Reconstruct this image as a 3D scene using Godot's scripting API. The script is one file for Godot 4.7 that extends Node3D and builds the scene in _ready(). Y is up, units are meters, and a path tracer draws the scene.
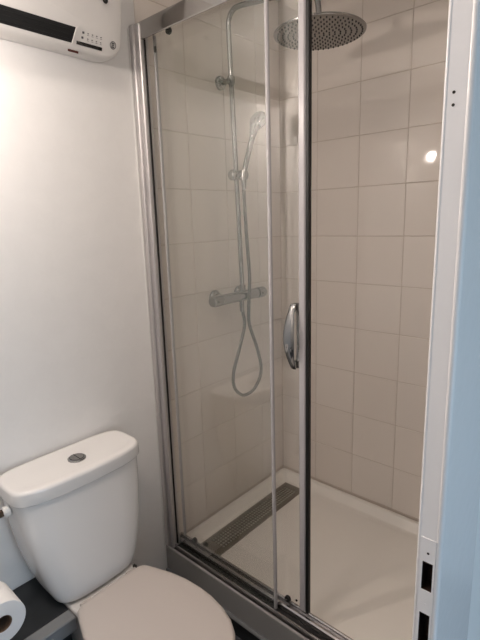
extends Node3D
# Small bathroom seen through its doorway: shower with sliding glass doors, toilet, wall heater.
# x = out from the wall that carries the toilet and the mixer, y = up from the floor, z = from the shower's back wall to the room.

const LAMP_AT := Vector3(0.18, 1.915, 1.60)
const LAMP_TINT := Color(1.0, 0.94, 0.895)
const GLINT := Vector3(0.687, 1.687, 0.0)
const DAY_TINT := Color(0.82, 0.925, 1.0)

var taken := {}
var M := {}
var rng := RandomNumberGenerator.new()

# ---------------------------------------------------------------- mesh building
class Soup:
	var v := PackedVector3Array()
	func tri(a: Vector3, b: Vector3, c: Vector3) -> void:
		v.append(a); v.append(b); v.append(c)
	func quad(a: Vector3, b: Vector3, c: Vector3, d: Vector3) -> void:
		tri(a, b, c); tri(a, c, d)
	func settle(from: int, move := Transform3D.IDENTITY) -> void:
		# closed solids: turn the faces so that they run clockwise seen from outside
		var mid := Vector3.ZERO
		for i in range(from, v.size()):
			v[i] = move * v[i]
			mid += v[i]
		mid /= maxf(1.0, v.size() - from)
		var vol := 0.0
		for i in range(from, v.size(), 3):
			vol += (v[i] - mid).dot((v[i + 1] - mid).cross(v[i + 2] - mid))
		if vol > 0.0:
			for i in range(from, v.size(), 3):
				var k := v[i + 1]
				v[i + 1] = v[i + 2]
				v[i + 2] = k
	func loft(rings: Array, cap := true, ring_closed := true, move := Transform3D.IDENTITY) -> void:
		var from := v.size()
		for r in rings.size() - 1:
			var a: PackedVector3Array = rings[r]
			var b: PackedVector3Array = rings[r + 1]
			var n := a.size()
			for i in (n if ring_closed else n - 1):
				var j := (i + 1) % n
				quad(a[i], a[j], b[j], b[i])
		if cap:
			for e in [0, rings.size() - 1]:
				var a: PackedVector3Array = rings[e]
				var mid := Vector3.ZERO
				for p in a:
					mid += p
				mid /= a.size()
				for i in a.size():
					var j := (i + 1) % a.size()
					if e == 0:
						tri(mid, a[j], a[i])
					else:
						tri(mid, a[i], a[j])
		settle(from, move)
	func box(a: Vector3, b: Vector3, bev := 0.0, move := Transform3D.IDENTITY) -> void:
		var from := v.size()
		var lo := a.min(b)
		var hi := a.max(b)
		if bev <= 0.0:
			var p := []
			for i in 8:
				p.append(Vector3(hi.x if i & 1 else lo.x, hi.y if i & 2 else lo.y, hi.z if i & 4 else lo.z))
			quad(p[0], p[2], p[3], p[1]); quad(p[4], p[5], p[7], p[6])
			quad(p[0], p[1], p[5], p[4]); quad(p[2], p[6], p[7], p[3])
			quad(p[0], p[4], p[6], p[2]); quad(p[1], p[3], p[7], p[5])
		else:
			var c := (lo + hi) / 2
			var h := (hi - lo) / 2
			bev = minf(bev, minf(h.x, minf(h.y, h.z)) * 0.98)
			var q := func(s: Vector3, ax: int) -> Vector3:
				var o := h - Vector3.ONE * bev
				o[ax] = h[ax]
				return c + o * s
			for ax in 3:
				var u := (ax + 1) % 3
				var w := (ax + 2) % 3
				for s in [-1.0, 1.0]:
					var k := []
					for t in [[-1, -1], [1, -1], [1, 1], [-1, 1]]:
						var g := Vector3.ZERO
						g[ax] = s; g[u] = t[0]; g[w] = t[1]
						k.append(q.call(g, ax))
					if s > 0: quad(k[0], k[1], k[2], k[3])
					else: quad(k[0], k[3], k[2], k[1])
				for su in [-1.0, 1.0]:
					for sw in [-1.0, 1.0]:
						var g0 := Vector3.ZERO
						g0[u] = su; g0[w] = sw; g0[ax] = -1.0
						var g1 := g0
						g1[ax] = 1.0
						var e: Array = [q.call(g0, u), q.call(g1, u), q.call(g1, w), q.call(g0, w)]
						if su * sw > 0: quad(e[0], e[3], e[2], e[1])
						else: quad(e[0], e[1], e[2], e[3])
			for i in 8:
				var s := Vector3(1 if i & 1 else -1, 1 if i & 2 else -1, 1 if i & 4 else -1)
				if s.x * s.y * s.z > 0: tri(q.call(s, 0), q.call(s, 1), q.call(s, 2))
				else: tri(q.call(s, 0), q.call(s, 2), q.call(s, 1))
		settle(from, move)
	func tube(path: PackedVector3Array, radius, n := 14) -> void:
		var rings := []
		var up := Vector3(0.31, 0.2, 0.93).normalized()
		for i in path.size():
			var d := (path[mini(i + 1, path.size() - 1)] - path[maxi(i - 1, 0)]).normalized()
			var sx := up - d * up.dot(d)
			if sx.length() < 0.05:
				sx = Vector3(0.9, 0.1, -0.3) - d * Vector3(0.9, 0.1, -0.3).dot(d)
			sx = sx.normalized()
			up = sx
			var sy := d.cross(sx)
			var ring := PackedVector3Array()
			var r: float = radius[i] if radius is Array or radius is PackedFloat32Array else radius
			for k in n:
				var t := TAU * k / n
				ring.append(path[i] + sx * cos(t) * r + sy * sin(t) * r)
			rings.append(ring)
		loft(rings)
	func lathe(profile: Array, move: Transform3D, n := 28) -> void:
		# profile: Vector2(radius, height along the local y axis)
		var rings := []
		for p in profile:
			var ring := PackedVector3Array()
			for k in n:
				ring.append(Vector3(cos(TAU * k / n) * p.x, p.y, sin(TAU * k / n) * p.x))
			rings.append(ring)
		loft(rings, true, true, move)
	func prism(outline: PackedVector3Array, depth: Vector3) -> void:
		var far := PackedVector3Array()
		for p in outline:
			far.append(p + depth)
		loft([outline, far])
	func mesh(crease := 42.0) -> ArrayMesh:
		var lim := cos(deg_to_rad(crease))
		var n := v.size() / 3
		var fn := PackedVector3Array()
		fn.resize(n)
		var at := {}
		var keys := PackedInt64Array()
		keys.resize(v.size())
		for i in n:
			fn[i] = (v[i * 3 + 2] - v[i * 3]).cross(v[i * 3 + 1] - v[i * 3])
			for k in 3:
				var p := v[i * 3 + k]
				var key := (int(roundf(p.x * 50000.0)) * 2000003 + int(roundf(p.y * 50000.0))) * 2000003 + int(roundf(p.z * 50000.0))
				keys[i * 3 + k] = key
				if not at.has(key):
					at[key] = PackedInt32Array()
				at[key].append(i)
		var nn := PackedVector3Array()
		nn.resize(v.size())
		for i in v.size():
			var f := fn[i / 3]
			var fu := f.normalized()
			var s := Vector3.ZERO
			for j in at[keys[i]]:
				if fn[j].normalized().dot(fu) > lim:
					s += fn[j]
			nn[i] = s.normalized() if s.length_squared() > 0.0 else Vector3.UP
		var arr := []
		arr.resize(Mesh.ARRAY_MAX)
		arr[Mesh.ARRAY_VERTEX] = v
		arr[Mesh.ARRAY_NORMAL] = nn
		var m := ArrayMesh.new()
		m.add_surface_from_arrays(Mesh.PRIMITIVE_TRIANGLES, arr)
		return m

# ---------------------------------------------------------------- scene tree
func numbered(called: String) -> String:
	var n: int = taken.get(called, -1) + 1
	taken[called] = n
	return called if n == 0 else "%s_%03d" % [called, n]

func put(called: String, shape, material: Material, parent: Node = self, crease := 42.0) -> MeshInstance3D:
	var o := MeshInstance3D.new()
	o.name = numbered(called) if parent == self else called
	o.mesh = shape.mesh(crease) if shape is Soup else shape
	o.material_override = material
	parent.add_child(o, true)
	return o

func thing(called: String, label: String, category: String, group := "") -> Node3D:
	var o := Node3D.new()
	o.name = numbered(called)
	add_child(o, true)
	tag(o, label, category, group)
	return o

func tag(o: Node, label: String, category := "", group := "") -> Node:
	o.set_meta("label", label)
	if category: o.set_meta("category", category)
	if group: o.set_meta("group", group)
	return o

func setting(called: String, label: String) -> Node3D:
	var o := Node3D.new()
	o.name = called
	add_child(o, true)
	o.set_meta("kind", "structure")
	o.set_meta("label", label)
	return o

func slab(called: String, a: Vector3, b: Vector3, material: Material, parent: Node, bev := 0.0) -> MeshInstance3D:
	var s := Soup.new()
	s.box(a, b, bev)
	return put(called, s, material, parent)

func smooth(points: Array, steps := 8) -> PackedVector3Array:
	# a Catmull-Rom line through the points
	var out := PackedVector3Array()
	for i in points.size() - 1:
		var a: Vector3 = points[maxi(i - 1, 0)]
		var b: Vector3 = points[i]
		var c: Vector3 = points[i + 1]
		var d: Vector3 = points[mini(i + 2, points.size() - 1)]
		for k in steps:
			out.append(b.cubic_interpolate(c, a, d, float(k) / steps))
	out.append(points[-1])
	return out

func along(from: Vector3, dir: Vector3) -> Transform3D:
	# a frame whose y axis runs along dir
	var y := dir.normalized()
	var x := y.cross(Vector3(0.13, 0.37, 0.91)).normalized()
	return Transform3D(Basis(x, y, x.cross(y)), from)

# ---------------------------------------------------------------- materials
func mat(called: String, color: Color, rough: float, metal := 0.0) -> StandardMaterial3D:
	var m := StandardMaterial3D.new()
	m.resource_name = called
	m.albedo_color = color
	m.roughness = rough
	m.metallic = metal
	M[called] = m
	return m

func noise_tex(freq: float, lo: Color, hi: Color, seed_: int, size := 512) -> NoiseTexture2D:
	var n := FastNoiseLite.new()
	n.seed = seed_
	n.frequency = freq
	n.fractal_octaves = 4
	var t := NoiseTexture2D.new()
	t.width = size
	t.height = size
	t.seamless = true
	t.noise = n
	var g := Gradient.new()
	g.set_color(0, lo)
	g.set_color(1, hi)
	t.color_ramp = g
	return t

func textured(m: StandardMaterial3D, tex: Texture2D, per_metre: float) -> void:
	m.albedo_texture = tex
	m.uv1_triplanar = true
	m.uv1_world_triplanar = true
	m.uv1_scale = Vector3.ONE * per_metre

func bumpy(m: StandardMaterial3D, freq: float, cm: float, seed_: int, per_metre: float) -> void:
	m.heightmap_enabled = true
	m.heightmap_texture = noise_tex(freq, Color.BLACK, Color.WHITE, seed_)
	m.heightmap_scale = cm
	m.uv1_triplanar = true
	m.uv1_world_triplanar = true
	m.uv1_scale = Vector3.ONE * per_metre

func materials() -> void:
	var paint := mat("wall_paint", Color(0.89, 0.885, 0.88), 0.62)
	textured(paint, noise_tex(0.012, Color(0.985, 0.985, 0.985), Color(1, 1, 1), 3), 0.7)
	bumpy(paint, 0.05, 0.006, 4, 1.6)
	mat("ceiling_paint", Color(0.93, 0.93, 0.92), 0.8)
	for k in 3:
		var c: Color = [Color(0.892, 0.863, 0.834), Color(0.889, 0.859, 0.829), Color(0.895, 0.867, 0.839)][k]
		var t := mat("glazed_tile_%d" % k, c, 0.055)
		bumpy(t, 0.008, 0.02, 20 + k, 1.3)
	mat("grout", Color(0.80, 0.755, 0.715), 0.85)
	mat("tray_acrylic", Color(0.93, 0.915, 0.89), 0.22)
	mat("ceramic", Color(0.86, 0.855, 0.85), 0.10)
	mat("seat_plastic", Color(0.74, 0.71, 0.69), 0.30)
	mat("chrome", Color(0.60, 0.60, 0.60), 0.05, 1.0)
	mat("polished_rail", Color(0.74, 0.73, 0.72), 0.05, 1.0)
	mat("satin_chrome", Color(0.60, 0.59, 0.58), 0.24, 1.0)
	mat("satin_aluminium", Color(0.80, 0.79, 0.79), 0.38, 0.85)
	mat("hose_metal", Color(0.42, 0.41, 0.40), 0.3, 1.0)
	mat("aluminium", Color(0.70, 0.69, 0.69), 0.13, 1.0)
	mat("brushed_steel", Color(0.60, 0.58, 0.55), 0.36, 1.0)
	mat("dark_nozzle", Color(0.10, 0.10, 0.10), 0.6)
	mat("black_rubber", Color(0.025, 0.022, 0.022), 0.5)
	mat("clear_seal", Color(0.70, 0.69, 0.70), 0.22)
	var g := mat("pane_glass", Color(0.62, 0.69, 0.60, 0.02), 0.0)
	g.transparency = BaseMaterial3D.TRANSPARENCY_ALPHA
	mat("heater_plastic", Color(0.81, 0.80, 0.79), 0.32)
	mat("heater_black", Color(0.02, 0.02, 0.022), 0.7)
	mat("heater_screen", Color(0.07, 0.06, 0.05), 0.15)
	mat("print_grey", Color(0.30, 0.30, 0.31), 0.5)
	mat("badge_red", Color(0.26, 0.08, 0.06), 0.4)
	mat("brass", Color(0.32, 0.27, 0.23), 0.35, 1.0)
	mat("nylon_white", Color(0.85, 0.85, 0.84), 0.4)
	mat("paper", Color(0.90, 0.90, 0.90), 0.95)
	mat("card_tube", Color(0.42, 0.34, 0.28), 0.9)
	var slate := mat("slate_grey", Color(0.12, 0.135, 0.15), 0.55)
	textured(slate, noise_tex(0.03, Color(0.85, 0.85, 0.85), Color(1, 1, 1), 9), 1.2)
	mat("skirt_grey", Color(0.58, 0.575, 0.57), 0.4)
	mat("ledge_trim", Color(0.48, 0.49, 0.50), 0.5)
	var fl := mat("floor_vinyl", Color(0.33, 0.34, 0.36), 0.5)
	textured(fl, noise_tex(0.02, Color(0.8, 0.8, 0.8), Color(1, 1, 1), 12), 0.9)
	var gloss := mat("joinery_gloss", Color(0.91, 0.905, 0.91), 0.25)
	bumpy(gloss, 0.03, 0.02, 31, 2.0)
	mat("hall_paint", Color(0.89, 0.89, 0.89), 0.6)
	mat("raw_wood", Color(0.20, 0.12, 0.085), 0.8)
	mat("screw_dark", Color(0.22, 0.21, 0.20), 0.4, 1.0)
	var oc := mat("added_opal_cover", Color(0.95, 0.93, 0.9), 0.4)  # glowing cover of the added ceiling lamp
	oc.emission_enabled = true
	oc.emission = LAMP_TINT
	oc.emission_energy_multiplier = 2.0
	var e := mat("lamp_globe", Color(1, 0.95, 0.9), 0.3)
	e.emission_enabled = true
	e.emission = LAMP_TINT
	e.emission_energy_multiplier = 9.0

# ---------------------------------------------------------------- camera and light
func camera_and_light() -> void:
	var cam := Camera3D.new()
	cam.name = "camera"
	cam.position = Vector3(1.3513, 1.4807, 1.807)
	cam.rotation_degrees = Vector3(-12.153, 42.037, -1.7317)
	cam.fov = rad_to_deg(2.0 * atan(320.0 / 463.9))
	cam.near = 0.02
	add_child(cam)
	cam.current = true

	var env := Environment.new()
	env.background_mode = Environment.BG_SKY
	var sky := Sky.new()
	var sm := ProceduralSkyMaterial.new()
	sm.sky_top_color = Color(0.42, 0.62, 0.92)
	sm.sky_horizon_color = Color(0.70, 0.82, 0.94)
	sm.ground_horizon_color = Color(0.55, 0.58, 0.58)
	sm.ground_bottom_color = Color(0.30, 0.32, 0.30)
	sky.sky_material = sm
	env.sky = sky
	env.tonemap_mode = Environment.TONE_MAPPER_LINEAR
	env.tonemap_exposure = 1.2
	env.sdfgi_enabled = true
	env.ssao_enabled = true
	env.ssil_enabled = true
	var we := WorldEnvironment.new()
	we.name = "world_environment"
	we.environment = env
	add_child(we)

	# daylight in the hall window
	var day := AreaLight3D.new()
	day.name = "window_daylight"
	day.area_size = Vector2(0.9, 1.2)
	day.light_color = DAY_TINT
	day.light_energy = 1.35
	day.shadow_enabled = true
	day.set("omni_range", 8.0)
	day.position = Vector3(2.98, 0.95, 1.60)
	day.rotation_degrees = Vector3(0, 90, 0)
	add_child(day)

# ---------------------------------------------------------------- room
var tile_shapes := {}
func tile_mesh(w: float, h: float) -> ArrayMesh:
	var key := "%.3f_%.3f" % [w, h]
	if not tile_shapes.has(key):
		var s := Soup.new()
		s.box(Vector3(-w / 2, -h / 2, -0.008), Vector3(w / 2, h / 2, 0.0), 0.0013)
		tile_shapes[key] = s.mesh(60.0)
	return tile_shapes[key]

func tiles(parent: Node, cols: Array, origin: Vector3, ax: Vector3, out_dir: Vector3, aim := {}) -> void:
	# cols: where the joints stand along ax; rows every 20 cm from the tray up
	var gap := 0.0024
	var edges := [0.2, 0.4, 0.6, 0.8, 1.0, 1.2, 1.4, 1.6, 1.8, 2.0, 2.2, 2.4]
	for c in cols.size() - 1:
		for r in edges.size() - 1:
			var w: float = cols[c + 1] - cols[c] - gap
			var h: float = edges[r + 1] - edges[r] - gap
			var o := MeshInstance3D.new()
			o.name = "tile"
			o.mesh = tile_mesh(w, h)
			o.material_override = M["glazed_tile_%d" % (rng.randi() % 3)]
			parent.add_child(o, true)
			var b := Basis(ax, Vector3.UP, out_dir)
			if ax.cross(Vector3.UP).dot(out_dir) < 0:
				b = Basis(-ax, Vector3.UP, out_dir)
			var turn := Basis.from_euler(Vector3(deg_to_rad(rng.randf_range(-0.22, 0.22)), deg_to_rad(rng.randf_range(-0.22, 0.22)), 0))
			var mid: Vector3 = origin + ax * (cols[c] + cols[c + 1]) / 2.0 + Vector3.UP * (edges[r] + edges[r + 1]) / 2.0
			if aim.has([c, r]):
				# this tile sits a little askew: its normal halves the angle between the eye and the lamp at the glint
				var g: Vector3 = aim[[c, r]]
				var nrm := ((Vector3(1.3513, 1.4807, 1.807) - g).normalized() + (LAMP_AT - g).normalized()).normalized()
				turn = Basis(Quaternion(out_dir, nrm))
			o.transform = Transform3D(b * turn, mid)

func room() -> void:
	var f := setting("floor", "dark grey vinyl floor of the bathroom and hall")
	slab("floor_slab", Vector3(-0.1, -0.08, -0.1), Vector3(3.1, 0.0, 4.0), M.floor_vinyl, f)
	var c := setting("ceiling", "white painted ceiling")
	slab("ceiling_slab", Vector3(-0.1, 2.4, -0.1), Vector3(3.1, 2.5, 4.0), M.ceiling_paint, c)

	var wl := setting("wall_left", "white wall behind the toilet, tiled inside the shower")
	slab("plaster", Vector3(-0.1, 0, 0.772), Vector3(0.0, 2.4, 4.0), M.wall_paint, wl, 0.001)
	slab("tile_backing", Vector3(-0.1, 0, -0.1), Vector3(-0.002, 2.4, 0.772), M.grout, wl)
	tiles(wl, [-0.003, 0.165, 0.365, 0.565, 0.772], Vector3.ZERO, Vector3(0, 0, 1), Vector3(1, 0, 0))

	var wb := setting("wall_back", "cream square tiled back wall of the shower")
	slab("tile_backing", Vector3(-0.002, 0, -0.1), Vector3(1.3, 2.4, -0.002), M.grout, wb)
	tiles(wb, [0.0, 0.2, 0.4, 0.6, 0.8, 1.0, 1.168], Vector3.ZERO, Vector3(1, 0, 0), Vector3(0, 0, 1), {[3, 7]: GLINT})

	var wr := setting("wall_right", "partition between bathroom and hall, tiled inside the shower")
	slab("tile_backing", Vector3(1.172, 0, -0.002), Vector3(1.182, 2.4, 0.79), M.grout, wr)
	tiles(wr, [0.0, 0.2, 0.4, 0.6, 0.79], Vector3(1.17, 0, 0), Vector3(0, 0, 1), Vector3(-1, 0, 0))
	slab("plaster", Vector3(1.172, 0, 0.79), Vector3(1.182, 2.4, 1.25), M.wall_paint, wr)
	slab("plaster", Vector3(1.172, 2.06, 1.25), Vector3(1.182, 2.4, 2.09), M.wall_paint, wr)
	slab("plaster", Vector3(1.172, 0, 2.09), Vector3(1.182, 2.4, 2.5), M.wall_paint, wr)
	slab("hall_plaster", Vector3(1.182, 0, -0.1), Vector3(1.193, 2.4, 1.25), M.hall_paint, wr)
	slab("hall_plaster", Vector3(1.182, 2.06, 1.25), Vector3(1.193, 2.4, 2.09), M.hall_paint, wr)
	slab("hall_plaster", Vector3(1.182, 0, 2.09), Vector3(1.193, 2.4, 4.0), M.hall_paint, wr)

	var wf := setting("wall_front", "white bathroom wall facing the shower")
	slab("plaster", Vector3(-0.1, 0, 2.4), Vector3(1.172, 2.4, 2.5), M.wall_paint, wf)

	var wh := setting("wall_hall", "hall wall with the window that lets the daylight in")
	slab("plaster", Vector3(3.0, 0, -0.1), Vector3(3.1, 2.4, 1.1), M.hall_paint, wh)
	slab("plaster", Vector3(3.0, 0, 2.1), Vector3(3.1, 2.4, 4.0), M.hall_paint, wh)
	slab("plaster", Vector3(3.0, 0, 1.1), Vector3(3.1, 0.3, 2.1), M.hall_paint, wh)
	slab("plaster", Vector3(3.0, 1.6, 1.1), Vector3(3.1, 2.4, 2.1), M.hall_paint, wh)
	var we := setting("wall_hall_end", "far end walls of the hall")
	slab("plaster", Vector3(1.206, 0, 3.9), Vector3(3.1, 2.4, 4.0), M.hall_paint, we)
	slab("plaster", Vector3(1.3, 0, -0.1), Vector3(3.1, 2.4, 0.0), M.hall_paint, we)

	var wi := setting("window_1", "white framed hall window")
	for q in [[0.3, 0.36, 1.1, 2.1], [1.54, 1.6, 1.1, 2.1], [0.36, 1.54, 1.1, 1.16], [0.36, 1.54, 2.04, 2.1]]:
		slab("window_frame", Vector3(3.03, q[0], q[2]), Vector3(3.08, q[1], q[3]), M.joinery_gloss, wi, 0.004)

	# door lining with its strike plate
	var d := setting("door_1", "white painted door frame with a latch plate on its post")
	var post := CSGBox3D.new()
	post.name = "post"
	post.size = Vector3(0.025, 2.03, 0.036)
	post.position = Vector3(1.183, 1.015, 1.267)
	post.material = M.joinery_gloss
	d.add_child(post, true)
	for h in [[1.0365, 0.041], [0.956, 0.052]]:
		var cut := CSGBox3D.new()
		cut.name = "pocket_cut"
		cut.operation = CSGShape3D.OPERATION_SUBTRACTION
		cut.size = Vector3(0.013, h[1], 0.022)
		cut.position = Vector3(1.1835 - 1.183, h[0] - 1.015, 0.018 - 0.009)
		cut.material = M.raw_wood
		post.add_child(cut, true)
	# rounded edges of the post
	var s := Soup.new()
	s.tube(PackedVector3Array([Vector3(1.1715, 0, 1.2832), Vector3(1.1715, 2.03, 1.2832)]), 0.0024, 12)
	put("rounded_edge", s, M.joinery_gloss, d)
	s = Soup.new()
	s.tube(PackedVector3Array([Vector3(1.1945, 0, 1.2815), Vector3(1.1945, 2.03, 1.2815)]), 0.0042, 14)
	put("rounded_edge", s, M.joinery_gloss, d)
	slab("architrave", Vector3(1.193, 0, 1.120), Vector3(1.1985, 2.09, 1.2805), M.joinery_gloss, d, 0.0015)
	slab("architrave", Vector3(1.193, 2.03, 1.2805), Vector3(1.1985, 2.18, 2.06), M.joinery_gloss, d, 0.0015)
	slab("architrave", Vector3(1.193, 0, 2.06), Vector3(1.1985, 2.09, 2.21), M.joinery_gloss, d, 0.0015)
	slab("post", Vector3(1.1705, 0, 2.055), Vector3(1.1955, 2.03, 2.091), M.joinery_gloss, d, 0.002)
	slab("head_rail", Vector3(1.1705, 2.03, 1.249), Vector3(1.1955, 2.062, 2.091), M.joinery_gloss, d, 0.002)
	# the thin plate: bars round the two openings
	var sp := Node3D.new()
	sp.name = "strike_plate"
	d.add_child(sp, true)
	s = Soup.new()
	var z0 := 1.2848
	var z1 := 1.2860
	for q in [[1.1735, 1.1925, 1.057, 1.090], [1.1735, 1.177, 0.90, 1.057], [1.190, 1.1925, 0.90, 1.057], [1.177, 1.190, 0.982, 1.016], [1.177, 1.190, 0.90, 0.930]]:
		s.box(Vector3(q[0], q[2], z0), Vector3(q[1], q[3], z1))
	put("plate", s, M.joinery_gloss, sp)
	for q in [[1.1835, 1.070, z1], [1.1835, 0.996, z1], [1.1795, 1.588, 1.285], [1.1795, 1.600, 1.285]]:
		s = Soup.new()
		s.lathe([Vector2(0.0, 0.0), Vector2(0.0016, 0.0), Vector2(0.0016, 0.0003), Vector2(0.0, 0.0004)], along(Vector3(q[0], q[1], q[2]), Vector3(0, 0, 1)), 12)
		put("screw", s, M.screw_dark if q[1] != 0.996 else M.joinery_gloss, sp)

# ---------------------------------------------------------------- shower
func shower_tray() -> void:
	var t := thing("shower_tray", "white acrylic shower tray behind the glass doors", "shower tray")
	var s := Soup.new()
	# rim and floor as one dished slab: rectangles lofted from the outer foot over the rim down to the floor
	var rect := func(x0: float, x1: float, z0: float, z1: float, y: float, r: float) -> PackedVector3Array:
		var out := PackedVector3Array()
		for q in [[x1 - r, z1 - r, 0], [x0 + r, z1 - r, 1], [x0 + r, z0 + r, 2], [x1 - r, z0 + r, 3]]:
			for k in 5:
				var a: float = (q[2] + k / 4.0) * PI / 2
				out.append(Vector3(q[0] + cos(a) * r, y, q[1] + sin(a) * r))
		return out
	s.loft([rect.call(0.0, 1.17, 0.0, 0.790, 0.10, 0.003), rect.call(0.0, 1.17, 0.0, 0.790, 0.184, 0.003), rect.call(0.002, 1.168, 0.002, 0.788, 0.1895, 0.004),
		rect.call(0.016, 1.154, 0.016, 0.705, 0.1897, 0.02), rect.call(0.024, 1.146, 0.024, 0.697, 0.186, 0.025),
		rect.call(0.040, 1.130, 0.040, 0.684, 0.160, 0.03), rect.call(0.052, 1.118, 0.052, 0.676, 0.154, 0.03),
		rect.call(0.072, 0.168, 0.080, 0.666, 0.1535, 0.004), rect.call(0.074, 0.166, 0.082, 0.664, 0.152, 0.004), rect.call(0.076, 0.164, 0.084, 0.662, 0.030, 0.004)])
	put("basin", s, M.tray_acrylic, t, 50.0)
	s = Soup.new()
	s.box(Vector3(0.0, 0.092, 0.7905), Vector3(1.17, 0.199, 0.800), 0.002)
	put("front_skirt", s, M.skirt_grey, t).set_meta("label", "grey front skirt")
	s = Soup.new()
	s.box(Vector3(0.0, 0.084, 0.7905), Vector3(1.17, 0.097, 0.811), 0.004)
	put("front_lip", s, M.ledge_trim, t)
	var p := setting("trim_1", "dark tiled plinth under the shower tray")
	slab("plinth", Vector3(0.0, 0.0, 0.74), Vector3(1.17, 0.099, 0.79), M.slate_grey, p)
	slab("rear_bearer", Vector3(0.0, 0.0, 0.0), Vector3(1.17, 0.099, 0.05), M.slate_grey, p)

	# long drain cover with real perforations
	var d := thing("drain_cover", "long perforated stainless drain cover lying in the shower tray", "drain cover")
	s = Soup.new()
	var x0 := 0.064
	var x1 := 0.176
	var za := 0.068
	var zb := 0.690
	var y := 0.1575
	var hx0 := 0.083
	var hx1 := 0.157
	var hz0 := 0.105
	var hz1 := 0.625
	for q in [[x0, hx0, za, zb], [hx1, x1, za, zb], [hx0, hx1, za, hz0], [hx0, hx1, hz1, zb]]:
		s.quad(Vector3(q[0], y, q[2]), Vector3(q[1], y, q[2]), Vector3(q[1], y, q[3]), Vector3(q[0], y, q[3]))
	var nx := 5
	var nz := 35
	for i in nx:
		for k in nz:
			var a := Vector2(hx0 + (hx1 - hx0) * i / nx, hz0 + (hz1 - hz0) * k / nz)
			var b := Vector2(hx0 + (hx1 - hx0) * (i + 1) / nx, hz0 + (hz1 - hz0) * (k + 1) / nz)
			var m := (a + b) / 2
			var sq := [Vector2(a.x, a.y), Vector2(m.x, a.y), Vector2(b.x, a.y), Vector2(b.x, m.y), Vector2(b.x, b.y), Vector2(m.x, b.y), Vector2(a.x, b.y), Vector2(a.x, m.y)]
			for e in 8:
				var e2 := (e + 1) % 8
				var p0: Vector2 = sq[e]
				var p1: Vector2 = sq[e2]
				var q0: Vector2 = m + (p0 - m).normalized() * 0.0050
				var q1: Vector2 = m + (p1 - m).normalized() * 0.0050
				s.quad(Vector3(p0.x, y, p0.y), Vector3(p1.x, y, p1.y), Vector3(q1.x, y, q1.y), Vector3(q0.x, y, q0.y))
	# turned-down edges
	for q in [[x0, za, x1, za], [x1, za, x1, zb], [x1, zb, x0, zb], [x0, zb, x0, za]]:
		s.quad(Vector3(q[0], y, q[1]), Vector3(q[2], y, q[3]), Vector3(q[2], y - 0.003, q[3]), Vector3(q[0], y - 0.003, q[1]))
	put("perforated_plate", s, M.brushed_steel, d, 20.0)
	s = Soup.new()
	s.lathe([Vector2(0.0, 0.0), Vector2(0.011, 0.0), Vector2(0.011, 0.004), Vector2(0.008, 0.006), Vector2(0.0, 0.006)], Transform3D(Basis(), Vector3(0.086, y, 0.660)), 18)
	put("lifting_knob", s, M.black_rubber, d)

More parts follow.
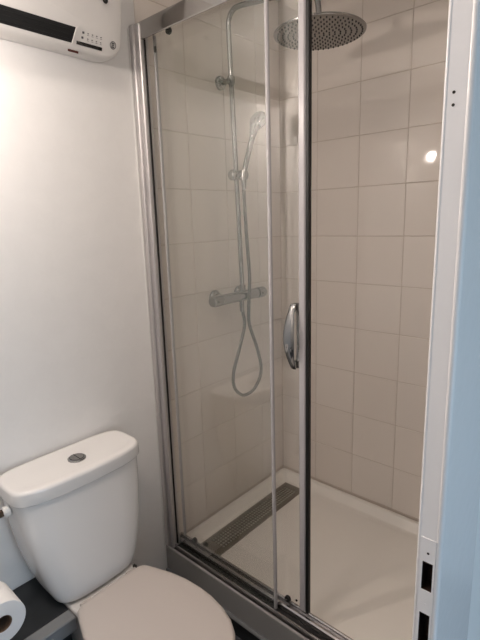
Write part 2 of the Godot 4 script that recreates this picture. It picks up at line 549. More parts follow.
func enclosure() -> void:
	var t := thing("shower_enclosure", "aluminium framed shower screen with its fixed clear glass pane", "shower screen")
	var s := Soup.new()
	# wall profiles
	s.box(Vector3(0.0, 0.199, 0.742), Vector3(0.022, 2.100, 0.801), 0.003)
	s.box(Vector3(0.020, 0.199, 0.756), Vector3(0.042, 2.100, 0.792), 0.003)
	put("wall_profile", s, M.satin_aluminium, t)
	s = Soup.new()
	s.box(Vector3(0.0415, 0.215, 0.7705), Vector3(0.0455, 2.055, 0.7760))
	put("gasket", s, M.black_rubber, t)
	s = Soup.new()
	s.box(Vector3(1.13, 0.196, 0.742), Vector3(1.17, 2.098, 0.785), 0.003)
	put("wall_profile", s, M.satin_aluminium, t)
	s = Soup.new()
	s.box(Vector3(0.0, 0.20, 0.8005), Vector3(0.003, 2.09, 0.8065), 0.001)
	put("silicone_bead", s, M.nylon_white, t)
	# head rail: a C section open below
	s = Soup.new()
	s.box(Vector3(0.0, 2.052, 0.779), Vector3(1.17, 2.102, 0.786), 0.002)
	s.box(Vector3(0.0, 2.098, 0.718), Vector3(1.17, 2.105, 0.786), 0.002)
	s.box(Vector3(0.0, 2.090, 0.718), Vector3(1.17, 2.100, 0.723), 0.002)
	s.box(Vector3(0.0, 2.080, 0.749), Vector3(1.17, 2.100, 0.753), 0.001)
	put("head_rail", s, M.polished_rail, t)
	# sill rail: outer lip, groove, inner track
	s = Soup.new()
	s.box(Vector3(0.0, 0.190, 0.712), Vector3(1.17, 0.199, 0.786), 0.001)
	s.box(Vector3(0.0, 0.196, 0.7795), Vector3(1.17, 0.214, 0.786), 0.002)
	s.box(Vector3(0.0, 0.196, 0.742), Vector3(1.17, 0.222, 0.756), 0.004)
	s.box(Vector3(0.0, 0.196, 0.712), Vector3(1.17, 0.212, 0.722), 0.003)
	put("sill_rail", s, M.aluminium, t)
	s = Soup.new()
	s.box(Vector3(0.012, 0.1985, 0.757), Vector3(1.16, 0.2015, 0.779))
	put("groove_shade", s, M.black_rubber, t)  # black strip stands in for the shade inside the sill groove
	# fixed pane
	s = Soup.new()
	s.box(Vector3(0.042, 0.203, 0.764), Vector3(0.531, 2.07, 0.770))
	put("fixed_pane", s, M.pane_glass, t)
	s = Soup.new()
	s.box(Vector3(0.5305, 0.203, 0.761), Vector3(0.5415, 2.07, 0.773), 0.003)
	put("edge_strip", s, M.clear_seal, t)

	var d := thing("sliding_shower_door", "sliding glass shower door with chrome bow handle, slid behind the fixed pane", "shower door")
	s = Soup.new()
	s.box(Vector3(0.050, 0.228, 0.731), Vector3(0.632, 2.075, 0.737))
	put("glass_pane", s, M.pane_glass, d)
	s = Soup.new()
	s.box(Vector3(0.043, 0.228, 0.728), Vector3(0.050, 2.075, 0.740), 0.002)
	put("edge_strip", s, M.clear_seal, d)
	s = Soup.new()
	s.box(Vector3(0.613, 0.228, 0.727), Vector3(0.636, 2.075, 0.742), 0.004)
	put("edge_profile", s, M.clear_seal, d)
	s = Soup.new()
	s.box(Vector3(0.636, 0.228, 0.727), Vector3(0.648, 2.075, 0.741), 0.002)
	put("magnet_seal", s, M.black_rubber, d)
	# rollers above and below
	for q in [[0.128, 2.066], [0.575, 2.066], [0.115, 0.243], [0.568, 0.243]]:
		s = Soup.new()
		s.lathe([Vector2(0.0, 0.0), Vector2(0.010, 0.0), Vector2(0.011, 0.002), Vector2(0.009, 0.005), Vector2(0.011, 0.008), Vector2(0.010, 0.010), Vector2(0.0, 0.010)], along(Vector3(q[0], q[1], 0.7375), Vector3(0, 0, 1)), 20)
		var r := put("roller", s, M.black_rubber, d)
		s = Soup.new()
		s.lathe([Vector2(0.0, 0.0), Vector2(0.0045, 0.0), Vector2(0.004, 0.003), Vector2(0.0, 0.004)], along(Vector3(q[0], q[1], 0.7475), Vector3(0, 0, 1)), 14)
		put("axle", s, M.chrome, r)
	s = Soup.new()
	s.lathe([Vector2(0.0, 0.0), Vector2(0.0042, 0.0), Vector2(0.0036, 0.0025), Vector2(0.0, 0.003)], along(Vector3(0.600, 0.252, 0.737), Vector3(0, 0, 1)), 14)
	put("screw", s, M.screw_dark, d)
	s = Soup.new()
	s.box(Vector3(0.0505, 2.022, 0.7375), Vector3(0.0585, 2.040, 0.743), 0.001)
	put("bumper", s, M.black_rubber, d)
	# bow handles on both faces of the pane
	var handle := Node3D.new()
	handle.name = "handle"
	d.add_child(handle, true)
	for side in [1.0, -1.0]:
		var face := 0.737 if side > 0 else 0.731
		var rings := []
		for i in 21:
			var u := i / 20.0
			var arch := sin(PI * u)
			var out: float = 0.001 + 0.026 * pow(arch, 0.8)
			var wide: float = 0.0085 + 0.0105 * pow(arch, 1.3)
			var thick: float = 0.0035
			var yy := 1.050 + 0.194 * u
			var ring := PackedVector3Array()
			for k in 12:
				var a := TAU * k / 12
				ring.append(Vector3(0.597 + cos(a) * wide, yy, face + side * (out + thick + sin(a) * thick)))
			rings.append(ring)
		s = Soup.new()
		s.loft(rings)
		put("bow", s, M.chrome, handle, 60.0)
		for e in [1.062, 1.232]:
			s = Soup.new()
			s.box(Vector3(0.590, e - 0.011, face), Vector3(0.604, e + 0.011, face + side * 0.008), 0.002)
			put("foot", s, M.chrome, handle)

func shower_fittings() -> void:
	# thermostatic mixer
	var t := thing("shower_mixer", "chrome thermostatic bar mixer on the cream tiles", "mixer tap")
	var s := Soup.new()
	var my := 1.170
	var mx := 0.072
	var bar := along(Vector3(mx, my, 0.500), Vector3(0, 0, -1))
	s.lathe([Vector2(0.0, 0.0), Vector2(0.019, 0.0), Vector2(0.0215, 0.006), Vector2(0.0215, 0.22), Vector2(0.019, 0.226), Vector2(0.0, 0.226)], bar, 26)
	put("body", s, M.chrome, t, 50.0)
	for q in [[0.502, 1.0], [0.272, -1.0]]:
		s = Soup.new()
		s.lathe([Vector2(0.0, 0.0), Vector2(0.021, 0.0), Vector2(0.0235, 0.004), Vector2(0.0225, 0.040), Vector2(0.019, 0.046), Vector2(0.0, 0.047)], along(Vector3(mx, my, q[0]), Vector3(0, 0, q[1])), 22)
		var k := put("knob", s, M.chrome, t)
		s = Soup.new()
		s.box(Vector3(mx + 0.018, my - 0.004, q[0] + q[1] * 0.010), Vector3(mx + 0.029, my + 0.004, q[0] + q[1] * 0.034), 0.002)
		put("grip", s, M.satin_chrome, k)
	for z in [0.462, 0.312]:
		s = Soup.new()
		s.lathe([Vector2(0.0, 0.0), Vector2(0.031, 0.0), Vector2(0.031, 0.006), Vector2(0.026, 0.012), Vector2(0.017, 0.015), Vector2(0.017, 0.06), Vector2(0.0, 0.06)], along(Vector3(0.0005, my, z), Vector3(1, 0, 0)), 26)
		put("wall_flange", s, M.chrome, t)
	s = Soup.new()
	s.lathe([Vector2(0.0, 0.0), Vector2(0.010, 0.0), Vector2(0.010, 0.016), Vector2(0.0, 0.016)], along(Vector3(mx, my - 0.019, 0.374), Vector3(0, -1, 0)), 16)
	put("hose_outlet", s, M.chrome, t)

	# riser, arm and rain head
	var c := thing("shower_column", "chrome shower riser with overhead arm and large round rain head", "shower")
	s = Soup.new()
	var path := PackedVector3Array([Vector3(0.066, 1.193, 0.360), Vector3(0.062, 1.6, 0.371), Vector3(0.058, 2.17, 0.388)])
	var bend := smooth([Vector3(0.058, 2.17, 0.388), Vector3(0.062, 2.205, 0.389), Vector3(0.080, 2.230, 0.390), Vector3(0.115, 2.238, 0.390), Vector3(0.21, 2.227, 0.389), Vector3(0.33, 2.215, 0.387), Vector3(0.39, 2.208, 0.386), Vector3(0.428, 2.188, 0.385), Vector3(0.446, 2.150, 0.385), Vector3(0.451, 2.088, 0.385)], 5)
	bend.remove_at(0)
	path.append_array(bend)
	s.tube(path, 0.0095, 16)
	put("riser_pipe", s, M.chrome, c, 60.0)
	s = Soup.new()
	s.lathe([Vector2(0.0, 0.0), Vector2(0.014, 0.0), Vector2(0.014, 0.024), Vector2(0.0, 0.024)], along(Vector3(0.066, 1.190, 0.360), Vector3(0, 1, 0)), 18)
	put("collar", s, M.satin_chrome, c)
	# wall bracket
	s = Soup.new()
	s.lathe([Vector2(0.0, 0.0), Vector2(0.026, 0.0), Vector2(0.026, 0.008), Vector2(0.022, 0.014), Vector2(0.0095, 0.017), Vector2(0.0095, 0.05), Vector2(0.0, 0.05)], along(Vector3(0.0005, 2.003, 0.385), Vector3(1, 0, 0)), 24)
	var br := put("wall_bracket", s, M.chrome, c)
	s = Soup.new()
	s.lathe([Vector2(0.0, -0.014), Vector2(0.0135, -0.014), Vector2(0.0145, 0.0), Vector2(0.0135, 0.014), Vector2(0.0, 0.014)], along(Vector3(0.059, 2.003, 0.383), Vector3(0, 1, 0)), 18)
	put("clamp", s, M.chrome, br)
	# rain head: disc with nozzles below
	var hc := Vector3(0.452, 2.060, 0.385)
	s = Soup.new()
	s.lathe([Vector2(0.0, -0.002), Vector2(0.140, -0.002), Vector2(0.147, 0.001), Vector2(0.148, 0.005), Vector2(0.144, 0.009), Vector2(0.05, 0.013), Vector2(0.025, 0.022), Vector2(0.014, 0.034), Vector2(0.0, 0.034)], Transform3D(Basis(), hc), 64)
	var hd := put("rain_head", s, M.satin_chrome, c, 30.0)
	s = Soup.new()
	for ring in 8:
		var r := 0.016 + 0.017 * ring
		var n := 6 + 6 * ring
		for k in n:
			var a := TAU * (k + 0.5 * (ring % 2)) / n
			s.lathe([Vector2(0.0, 0.0), Vector2(0.0030, 0.0), Vector2(0.0022, -0.0025), Vector2(0.0, -0.0025)], Transform3D(Basis(), hc + Vector3(cos(a) * r, -0.002, sin(a) * r)), 6)
	var nz := put("nozzles", s, M.dark_nozzle, hd, 20.0)
	nz.set_meta("kind", "stuff")
	# slider that holds the hand shower
	s = Soup.new()
	s.lathe([Vector2(0.0, 0.0), Vector2(0.0165, 0.0), Vector2(0.0185, 0.004), Vector2(0.0185, 0.050), Vector2(0.0165, 0.054), Vector2(0.0, 0.054)], along(Vector3(0.066, 1.655, 0.385), Vector3(0.25, 0, -1)), 22)
	var sl := put("slider", s, M.chrome, c)
	s = Soup.new()
	s.lathe([Vector2(0.0, 0.0), Vector2(0.018, 0.0), Vector2(0.0215, 0.005), Vector2(0.0205, 0.016), Vector2(0.014, 0.023), Vector2(0.0, 0.025)], along(Vector3(0.0655, 1.655, 0.387), Vector3(-0.1, 0, 1)), 22)
	put("slider_knob", s, M.chrome, sl)
	s = Soup.new()
	s.lathe([Vector2(0.0, -0.014), Vector2(0.014, -0.014), Vector2(0.0165, 0.014), Vector2(0.0, 0.014)], along(Vector3(0.096, 1.655, 0.3675), Vector3(0, 1, -0.2)), 18)
	put("holder", s, M.satin_chrome, sl)

	# hand shower
	var h := thing("hand_shower", "chrome hand shower hanging in the riser's slider", "hand shower")
	s = Soup.new()
	var hp := smooth([Vector3(0.100, 1.625, 0.373), Vector3(0.100, 1.680, 0.362), Vector3(0.102, 1.740, 0.341), Vector3(0.104, 1.785, 0.324), Vector3(0.106, 1.815, 0.315), Vector3(0.110, 1.845, 0.308)], 5)
	var rad := []
	for i in hp.size():
		var u := float(i) / (hp.size() - 1)
		rad.append(0.0095 + 0.003 * u + 0.010 * pow(maxf(0.0, u - 0.6) / 0.4, 1.6))
	s.tube(hp, rad, 16)
	put("handle", s, M.chrome, h, 60.0)
	var hx := along(Vector3(0.110, 1.866, 0.290), Vector3(0.02, 0.50, 0.86))
	s = Soup.new()
	s.lathe([Vector2(0.0, -0.016), Vector2(0.035, -0.016), Vector2(0.039, -0.012), Vector2(0.039, -0.004), Vector2(0.035, 0.007), Vector2(0.026, 0.014), Vector2(0.0, 0.017)], hx, 32)
	put("spray_head", s, M.chrome, h, 50.0)
	s = Soup.new()
	s.lathe([Vector2(0.0, -0.0175), Vector2(0.032, -0.0175), Vector2(0.032, -0.0155), Vector2(0.0, -0.0155)], hx, 28)
	put("spray_face", s, M.clear_seal, h)

	# hose
	var o := thing("shower_hose", "ribbed metal hose looped below the mixer", "hose")
	s = Soup.new()
	var line := smooth([Vector3(0.072, 1.130, 0.374), Vector3(0.076, 1.095, 0.372), Vector3(0.080, 1.040, 0.370), Vector3(0.080, 0.945, 0.408), Vector3(0.080, 0.850, 0.448), Vector3(0.080, 0.785, 0.443), Vector3(0.080, 0.742, 0.402), Vector3(0.080, 0.733, 0.365), Vector3(0.081, 0.744, 0.318), Vector3(0.083, 0.790, 0.277), Vector3(0.086, 0.850, 0.274), Vector3(0.089, 0.945, 0.307), Vector3(0.093, 1.045, 0.352), Vector3(0.098, 1.120, 0.360), Vector3(0.100, 1.250, 0.352), Vector3(0.096, 1.400, 0.358), Vector3(0.096, 1.540, 0.367), Vector3(0.100, 1.630, 0.372)], 14)
	var rr := []
	for i in line.size():
		rr.append(0.0068 + 0.0006 * (i % 2))
	s.tube(line, rr, 12)
	put("ribbed_tube", s, M.hose_metal, o, 70.0)
	s = Soup.new()
	s.lathe([Vector2(0.0, 0.0), Vector2(0.010, 0.0), Vector2(0.0095, 0.03), Vector2(0.0, 0.03)], along(Vector3(0.072, 1.1345, 0.374), Vector3(0.02, -1, 0)), 14)
	put("hose_nut", s, M.chrome, o)
	s = Soup.new()
	s.lathe([Vector2(0.0, 0.0), Vector2(0.0085, 0.0), Vector2(0.0105, 0.03), Vector2(0.0, 0.03)], along(Vector3(0.100, 1.598, 0.3715), Vector3(0, 1, 0)), 14)
	put("hose_nut", s, M.chrome, o)

# ---------------------------------------------------------------- toilet
const TZ := 1.194

func rounded(y: float, xb: float, xf: float, hw: float, bow: float, n := 40, pw := 5.0) -> PackedVector3Array:
	var out := PackedVector3Array()
	var xc := (xb + xf) / 2
	var hd := (xf - xb) / 2
	for k in n:
		var a := TAU * k / n
		var cz := signf(cos(a)) * pow(absf(cos(a)), 2.0 / pw)
		var sx := signf(sin(a)) * pow(absf(sin(a)), 2.0 / pw)
		var x := xc + hd * sx
		if sx > 0:
			x += bow * (1.0 - cz * cz) * sx
		out.append(Vector3(x, y, TZ + hw * cz))
	return out

func egg(y: float, grow: float, shift := 0.0, squeeze := 1.0) -> PackedVector3Array:
	# outline of the closed seat lid, seen from above
	var half := [Vector2(0.243, 0.0), Vector2(0.243, 0.060), Vector2(0.246, 0.100), Vector2(0.256, 0.117), Vector2(0.290, 0.131), Vector2(0.343, 0.149), Vector2(0.400, 0.162), Vector2(0.458, 0.167), Vector2(0.510, 0.166), Vector2(0.560, 0.157), Vector2(0.605, 0.142), Vector2(0.640, 0.120), Vector2(0.668, 0.090), Vector2(0.685, 0.052), Vector2(0.690, 0.0)]
	var pts := []
	for p in half:
		pts.append(p)
	for i in range(half.size() - 2, 0, -1):
		pts.append(Vector2(half[i].x, -half[i].y))
	var mid := Vector2(0.455, 0.0)
	var out := PackedVector3Array()
	for i in pts.size():
		# grow is an inset in metres
		var a: Vector2 = pts[(i - 1 + pts.size()) % pts.size()]
		var b: Vector2 = pts[(i + 1) % pts.size()]
		var nrm := Vector2(b.y - a.y, -(b.x - a.x)).normalized()
		if nrm.dot(pts[i] - mid) < 0:
			nrm = -nrm
		var p: Vector2 = pts[i] + nrm * grow
		p = mid + (p - mid) * squeeze
		out.append(Vector3(p.x + shift, y, TZ + p.y))
	return out

func toilet() -> void:
	var t := thing("toilet", "white close-coupled toilet with closed lid and tapered cistern", "toilet")
	var s := Soup.new()
	s.loft([egg(0.0, 0.0, -0.06, 0.62), egg(0.02, 0.0, -0.06, 0.61), egg(0.12, 0.0, -0.06, 0.58), egg(0.20, 0.0, -0.04, 0.66), egg(0.29, -0.01, -0.02, 0.86), egg(0.345, -0.008, -0.004, 0.97), egg(0.365, -0.006), egg(0.380, -0.008), egg(0.385, -0.014)])
	put("bowl", s, M.ceramic, t, 60.0)
	s = Soup.new()
	s.loft([rounded(0.0, 0.04, 0.26, 0.085, 0.0), rounded(0.20, 0.04, 0.28, 0.080, 0.0), rounded(0.30, 0.03, 0.28, 0.105, 0.0), rounded(0.345, 0.025, 0.285, 0.106, 0.0), rounded(0.385, 0.024, 0.285, 0.112, 0.0), rounded(0.396, 0.026, 0.283, 0.111, 0.0), rounded(0.400, 0.032, 0.277, 0.106, 0.0)])
	put("deck", s, M.ceramic, t, 60.0)
	s = Soup.new()
	s.loft([egg(0.3855, -0.010), egg(0.388, -0.005), egg(0.402, -0.004), egg(0.4045, -0.008)])
	put("seat", s, M.seat_plastic, t, 60.0)
	s = Soup.new()
	s.loft([egg(0.405, -0.006), egg(0.408, -0.001), egg(0.414, 0.0), egg(0.421, -0.001), egg(0.426, -0.004), egg(0.4290, -0.010), egg(0.4305, -0.018), egg(0.4325, -0.018, 0.0, 0.75), egg(0.4335, -0.018, 0.0, 0.4)])
	put("seat_lid", s, M.seat_plastic, t, 60.0)
	for dz in [-0.078, 0.078]:
		s = Soup.new()
		s.lathe([Vector2(0.0, 0.0), Vector2(0.008, 0.0), Vector2(0.008, 0.03), Vector2(0.007, 0.033), Vector2(0.0, 0.033)], along(Vector3(0.236, 0.4095, TZ + dz - 0.0165), Vector3(0, 0, 1)), 18)
		put("hinge", s, M.seat_plastic, t)
	s = Soup.new()
	s.box(Vector3(0.214, 0.4005, TZ - 0.108), Vector3(0.226, 0.413, TZ - 0.098), 0.002)
	put("rubber_buffer", s, M.black_rubber, t)
	# cistern
	s = Soup.new()
	s.loft([rounded(0.4005, 0.035, 0.186, 0.112, 0.008), rounded(0.404, 0.026, 0.197, 0.124, 0.010), rounded(0.412, 0.020, 0.203, 0.133, 0.012), rounded(0.44, 0.018, 0.204, 0.144, 0.013), rounded(0.48, 0.016, 0.203, 0.156, 0.014), rounded(0.56, 0.014, 0.196, 0.176, 0.015), rounded(0.65, 0.012, 0.186, 0.190, 0.016), rounded(0.735, 0.011, 0.174, 0.198, 0.016), rounded(0.742, 0.011, 0.172, 0.197, 0.016)])
	put("cistern", s, M.ceramic, t, 60.0)
	s = Soup.new()
	s.loft([rounded(0.7425, 0.010, 0.172, 0.198, 0.016), rounded(0.744, 0.007, 0.178, 0.204, 0.018), rounded(0.748, 0.006, 0.180, 0.206, 0.018), rounded(0.778, 0.006, 0.180, 0.206, 0.018), rounded(0.784, 0.007, 0.178, 0.204, 0.018), rounded(0.7875, 0.010, 0.174, 0.200, 0.018), rounded(0.7885, 0.016, 0.168, 0.194, 0.017), rounded(0.7880, 0.026, 0.156, 0.181, 0.015), rounded(0.7860, 0.034, 0.148, 0.172, 0.013), rounded(0.7860, 0.07, 0.12, 0.06, 0.004)])
	put("cistern_lid", s, M.ceramic, t, 60.0)
	var bc := Vector3(0.106, 0.7860, 1.186)
	s = Soup.new()
	s.lathe([Vector2(0.0, 0.0), Vector2(0.027, 0.0), Vector2(0.027, 0.003), Vector2(0.024, 0.0055), Vector2(0.0215, 0.0055), Vector2(0.0215, 0.003), Vector2(0.0, 0.003)], Transform3D(Basis(), bc), 32)
	var ring := put("flush_ring", s, M.chrome, t)
	for half in [[-1.0, 0.45], [1.0, -0.1]]:
		# a large and a small push plate, parted by a gap
		var out := PackedVector3Array()
		for k in 13:
			var a := PI * k / 12.0
			out.append(bc + Vector3(cos(a) * 0.020, 0.003, half[0] * (0.0012 + sin(a) * 0.0185)).rotated(Vector3.UP, 0.0))
		s = Soup.new()
		s.prism(out, Vector3(0, 0.0035, 0))
		put("push_plate", s, M.satin_chrome, ring, 30.0)

	# water supply on the cistern's side
	var w := thing("water_supply", "brass supply pipe with white nut on the cistern's side", "pipe")
	s = Soup.new()
	s.lathe([Vector2(0.0, 0.0), Vector2(0.014, 0.0), Vector2(0.0155, 0.004), Vector2(0.0155, 0.014), Vector2(0.011, 0.018), Vector2(0.0, 0.018)], along(Vector3(0.098, 0.716, 1.3925), Vector3(0, 0, 1)), 10)
	put("nut", s, M.nylon_white, w, 25.0)
	s = Soup.new()
	s.tube(smooth([Vector3(0.098, 0.716, 1.410), Vector3(0.098, 0.714, 1.44), Vector3(0.097, 0.712, 1.53), Vector3(0.090, 0.69, 1.565), Vector3(0.07, 0.62, 1.580), Vector3(0.05, 0.45, 1.585), Vector3(0.05, 0.3955, 1.585)], 5), 0.0085, 14)
	put("pipe", s, M.brass, w, 60.0)
	s = Soup.new()
	s.lathe([Vector2(0.0, 0.0), Vector2(0.011, 0.0), Vector2(0.011, 0.022), Vector2(0.0, 0.022)], along(Vector3(0.098, 0.716, 1.4080), Vector3(0, 0, 1)), 6)
	put("hex_coupling", s, M.brass, w, 25.0)

	# low ledge beside the toilet
	var l := thing("pipe_ledge", "low dark grey boxed ledge beside the toilet with lighter front edge", "ledge")
	slab("top_panel", Vector3(0.001, 0.380, 1.309), Vector3(0.200, 0.395, 2.0), M.slate_grey, l, 0.001)
	slab("front_panel", Vector3(0.180, 0.0, 1.309), Vector3(0.200, 0.3795, 2.0), M.slate_grey, l, 0.001)
	slab("edge_trim", Vector3(0.2005, 0.350, 1.309), Vector3(0.242, 0.396, 2.0), M.ledge_trim, l, 0.003)

	# paper roll on its holder
	var h := thing("paper_holder", "chrome paper holder arm reaching out from the white wall", "paper holder")
	s = Soup.new()
	s.lathe([Vector2(0.0, 0.0), Vector2(0.024, 0.0), Vector2(0.022, 0.01), Vector2(0.0, 0.011)], along(Vector3(0.0005, 0.563, 1.505), Vector3(1, 0, 0)), 22)
	put("wall_plate", s, M.chrome, h)
	s = Soup.new()
	s.tube(PackedVector3Array([Vector3(0.008, 0.563, 1.505), Vector3(0.255, 0.563, 1.505)]), 0.006, 12)
	put("arm", s, M.chrome, h)
	var r := thing("toilet_roll", "white toilet paper roll with open cardboard tube beside the cistern", "toilet paper")
	s = Soup.new()
	var prof := [Vector2(0.021, 0.0), Vector2(0.052, 0.0), Vector2(0.0545, 0.002), Vector2(0.0545, 0.098), Vector2(0.052, 0.10), Vector2(0.021, 0.10), Vector2(0.021, 0.0)]
	var rings := []
	var mv := along(Vector3(0.185, 0.550, 1.505), Vector3(1, 0, 0))
	for p in prof:
		var rg := PackedVector3Array()
		for k in 48:
			rg.append(Vector3(cos(TAU * k / 48) * p.x, p.y, sin(TAU * k / 48) * p.x))
		rings.append(rg)
	s.loft(rings, false, true, mv)
	put("paper", s, M.paper, r, 40.0)
	s = Soup.new()
	rings = []
	for p in [Vector2(0.0196, 0.001), Vector2(0.0208, 0.001), Vector2(0.0208, 0.099), Vector2(0.0196, 0.099), Vector2(0.0196, 0.001)]:
		var rg := PackedVector3Array()
		for k in 36:
			rg.append(Vector3(cos(TAU * k / 36) * p.x, p.y, sin(TAU * k / 36) * p.x))
		rings.append(rg)
	s.loft(rings, false, true, mv)
	put("cardboard_tube", s, M.card_tube, r, 40.0)

# ---------------------------------------------------------------- heater
func heater_front(y: float) -> float:
	return 0.12 - maxf(0.0, 2.05 - y) / 3.0 + maxf(0.0, y - 2.05) * 0.05

func front_at(down: float, z: float, lift := 0.0) -> Vector3:
	# a point on the heater's lower front, measured down from its bend line
	if down < 0.0:
		return Vector3(0.12 - down * 0.05 + lift, 2.05 - down, z)
	return Vector3(0.12 - down * 0.316 + 0.949 * lift, 2.05 - down * 0.949 - 0.316 * lift, z)

func patch(s: Soup, d0: float, d1: float, z0: float, z1: float, lift: float, depth := 0.002) -> void:
	var a := PackedVector3Array([front_at(d0, z0, lift), front_at(d0, z1, lift), front_at(d1, z1, lift), front_at(d1, z0, lift)])
	s.prism(a, -Vector3(0.949, -0.316, 0) * depth)

func heater() -> void:
	var t := thing("wall_heater", "white wall-mounted fan heater with black outlet and small control panel", "heater")
	var z0 := 0.902
	var z1 := 1.44
	var y0 := 1.951
	var y1 := 2.20
	var rc := 0.048
	var ring := func(inset: float, back: float, k := 1.0) -> PackedVector3Array:
		var out := PackedVector3Array()
		var r := maxf(rc - inset, 0.01)
		for q in [[z1 - inset - r, y1 - inset - r, 0], [z0 + inset + r, y1 - inset - r, 1], [z0 + inset + r, y0 + inset + r, 2], [z1 - inset - r, y0 + inset + r, 3]]:
			for i in 8:
				var a: float = (q[2] + i / 7.0) * PI / 2
				var z: float = q[0] + cos(a) * r
				var y: float = q[1] + sin(a) * r
				z = lerpf((z0 + z1) / 2, z, k)
				y = lerpf(2.05, y, k)
				out.append(Vector3(heater_front(y) - back if back >= 0 else 0.001, y, z))
		return out
	var s := Soup.new()
	s.loft([ring.call(0.012, -1.0), ring.call(0.004, 0.055), ring.call(0.0, 0.030), ring.call(0.0, 0.012), ring.call(0.003, 0.004), ring.call(0.010, 0.0), ring.call(0.010, 0.0, 0.8), ring.call(0.010, 0.0, 0.5), ring.call(0.010, 0.0, 0.2)])
	put("casing", s, M.heater_plastic, t, 35.0)
	s = Soup.new()
	s.prism(PackedVector3Array([front_at(0.049, 1.052, 0.0012), front_at(0.049, 1.41, 0.0012), front_at(0.0885, 1.41, 0.0012), front_at(0.0885, 1.062, 0.0012)]), -Vector3(0.949, -0.316, 0) * 0.004)
	var vent := put("air_outlet", s, M.heater_black, t)
	for k in 3:
		s = Soup.new()
		patch(s, 0.057 + k * 0.011, 0.0585 + k * 0.011, 1.066, 1.406, 0.0045, 0.003)
		put("louvre", s, M.heater_black, vent)
	s = Soup.new()
	s.prism(PackedVector3Array([front_at(0.047, 1.047, 0.003), front_at(0.047, 1.051, 0.003), front_at(0.0905, 1.0615, 0.003), front_at(0.0905, 1.0575, 0.003)]), -Vector3(0.949, -0.316, 0) * 0.005)
	put("outlet_rim", s, M.heater_plastic, t)
	s = Soup.new()
	patch(s, 0.0795, 0.0885, 0.968, 1.047, 0.0012, 0.003)
	put("display", s, M.heater_screen, t)
	# printed legend: two symbols and rows of small marks
	s = Soup.new()
	for r in 2:
		patch(s, 0.0535 + r * 0.0125, 0.0590 + r * 0.0125, 1.0255 + r * 0.002, 1.0315 + r * 0.002, 0.0008, 0.001)
		for k in 4:
			patch(s, 0.0545 + r * 0.013, 0.0570 + r * 0.013, 1.012 - k * 0.0135, 1.016 - k * 0.0135, 0.0008, 0.001)
			patch(s, 0.0595 + r * 0.013, 0.0605 + r * 0.013, 1.0105 - k * 0.0135, 1.0165 - k * 0.0135, 0.0008, 0.001)
	put("control_marks", s, M.print_grey, t)
	# round emblem: a ring with two slanting strokes
	var e := Node3D.new()
	e.name = "round_emblem"
	t.add_child(e, true)
	var c := front_at(0.066, 0.9335, 0.0006)
	var fr := along(c, Vector3(0.949, -0.316, 0))
	s = Soup.new()
	var rings := []
	for p in [Vector2(0.0085, 0.0), Vector2(0.0102, 0.0), Vector2(0.0102, 0.0008), Vector2(0.0085, 0.0008), Vector2(0.0085, 0.0)]:
		var rg := PackedVector3Array()
		for k in 28:
			rg.append(Vector3(cos(TAU * k / 28) * p.x, p.y, sin(TAU * k / 28) * p.x))
		rings.append(rg)
	s.loft(rings, false, true, fr)
	put("emblem_ring", s, M.print_grey, e)
	s = Soup.new()
	patch(s, 0.0600, 0.0632, 0.929, 0.9375, 0.0010, 0.001)
	patch(s, 0.0645, 0.0672, 0.930, 0.937, 0.0010, 0.001)
	patch(s, 0.0690, 0.0722, 0.9295, 0.938, 0.0010, 0.001)
	put("emblem_strokes", s, M.print_grey, e)
	s = Soup.new()
	patch(s, 0.1045, 0.1105, 1.040, 1.070, 0.0010, 0.003)
	put("badge", s, M.badge_red, t).set_meta("label", "small dark red badge")
	s = Soup.new()
	s.lathe([Vector2(0.0, 0.0), Vector2(0.008, 0.0), Vector2(0.0075, 0.003), Vector2(0.0, 0.0035)], along(front_at(-0.038, 0.963, 0.0), Vector3(1, 0, 0)), 18)
	put("sensor", s, M.heater_black, t)

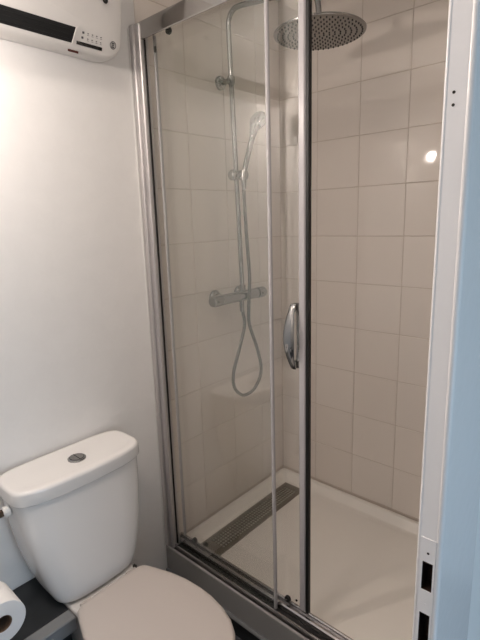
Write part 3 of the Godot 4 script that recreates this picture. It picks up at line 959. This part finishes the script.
func wall_lamp() -> void:
	var t := thing("wall_lamp", "lit globe lamp on the white wall beyond the heater", "lamp")
	var s := Soup.new()
	s.lathe([Vector2(0.0, 0.0), Vector2(0.045, 0.0), Vector2(0.045, 0.012), Vector2(0.02, 0.02), Vector2(0.012, LAMP_AT.x - 0.030), Vector2(0.0, LAMP_AT.x - 0.030)], along(Vector3(0.0005, LAMP_AT.y, LAMP_AT.z), Vector3(1, 0, 0)), 24)
	put("wall_mount", s, M.chrome, t)
	var b := SphereMesh.new()
	b.radius = 0.022
	b.height = 0.044
	var g := put("globe", b, M.lamp_globe, t)
	g.position = LAMP_AT
	var l := OmniLight3D.new()
	l.name = "lamp_light"
	l.light_color = LAMP_TINT
	l.light_energy = 0.29
	l.light_size = 0.022
	l.omni_range = 8.0
	l.omni_attenuation = 2.0
	l.shadow_enabled = true
	l.position = LAMP_AT
	t.add_child(l)

func added_ceiling_lamp() -> void:  # unseen lamp, added to fill the room with soft even light
	var t := thing("added_ceiling_lamp", "unseen round opal ceiling lamp added as soft fill for the bathroom", "lamp")
	var at := Vector3(0.62, 2.399, 1.72)
	var s := Soup.new()
	s.lathe([Vector2(0.0, 0.0), Vector2(0.165, 0.0), Vector2(0.165, 0.012), Vector2(0.0, 0.012)], along(at, Vector3(0, -1, 0)), 40)
	put("base_plate", s, M.nylon_white, t)
	s = Soup.new()
	s.lathe([Vector2(0.0, 0.012), Vector2(0.155, 0.012), Vector2(0.150, 0.03), Vector2(0.12, 0.045), Vector2(0.0, 0.052)], along(at, Vector3(0, -1, 0)), 40)
	put("added_opal_cover", s, M.added_opal_cover, t, 60.0)
	var l := AreaLight3D.new()  # fill light of the added lamp
	l.name = "added_ceiling_fill"
	l.area_size = Vector2(0.28, 0.28)
	l.light_color = LAMP_TINT
	l.light_energy = 0.52
	l.set("omni_range", 8.0)
	l.shadow_enabled = true
	l.position = at - Vector3(0, 0.056, 0)
	l.rotation_degrees = Vector3(-90, 0, 0)
	t.add_child(l)

func _ready() -> void:
	rng.seed = 11
	camera_and_light()
	materials()
	room()
	shower_tray()
	enclosure()
	toilet()
	heater()
	shower_fittings()
	wall_lamp()
	added_ceiling_lamp()
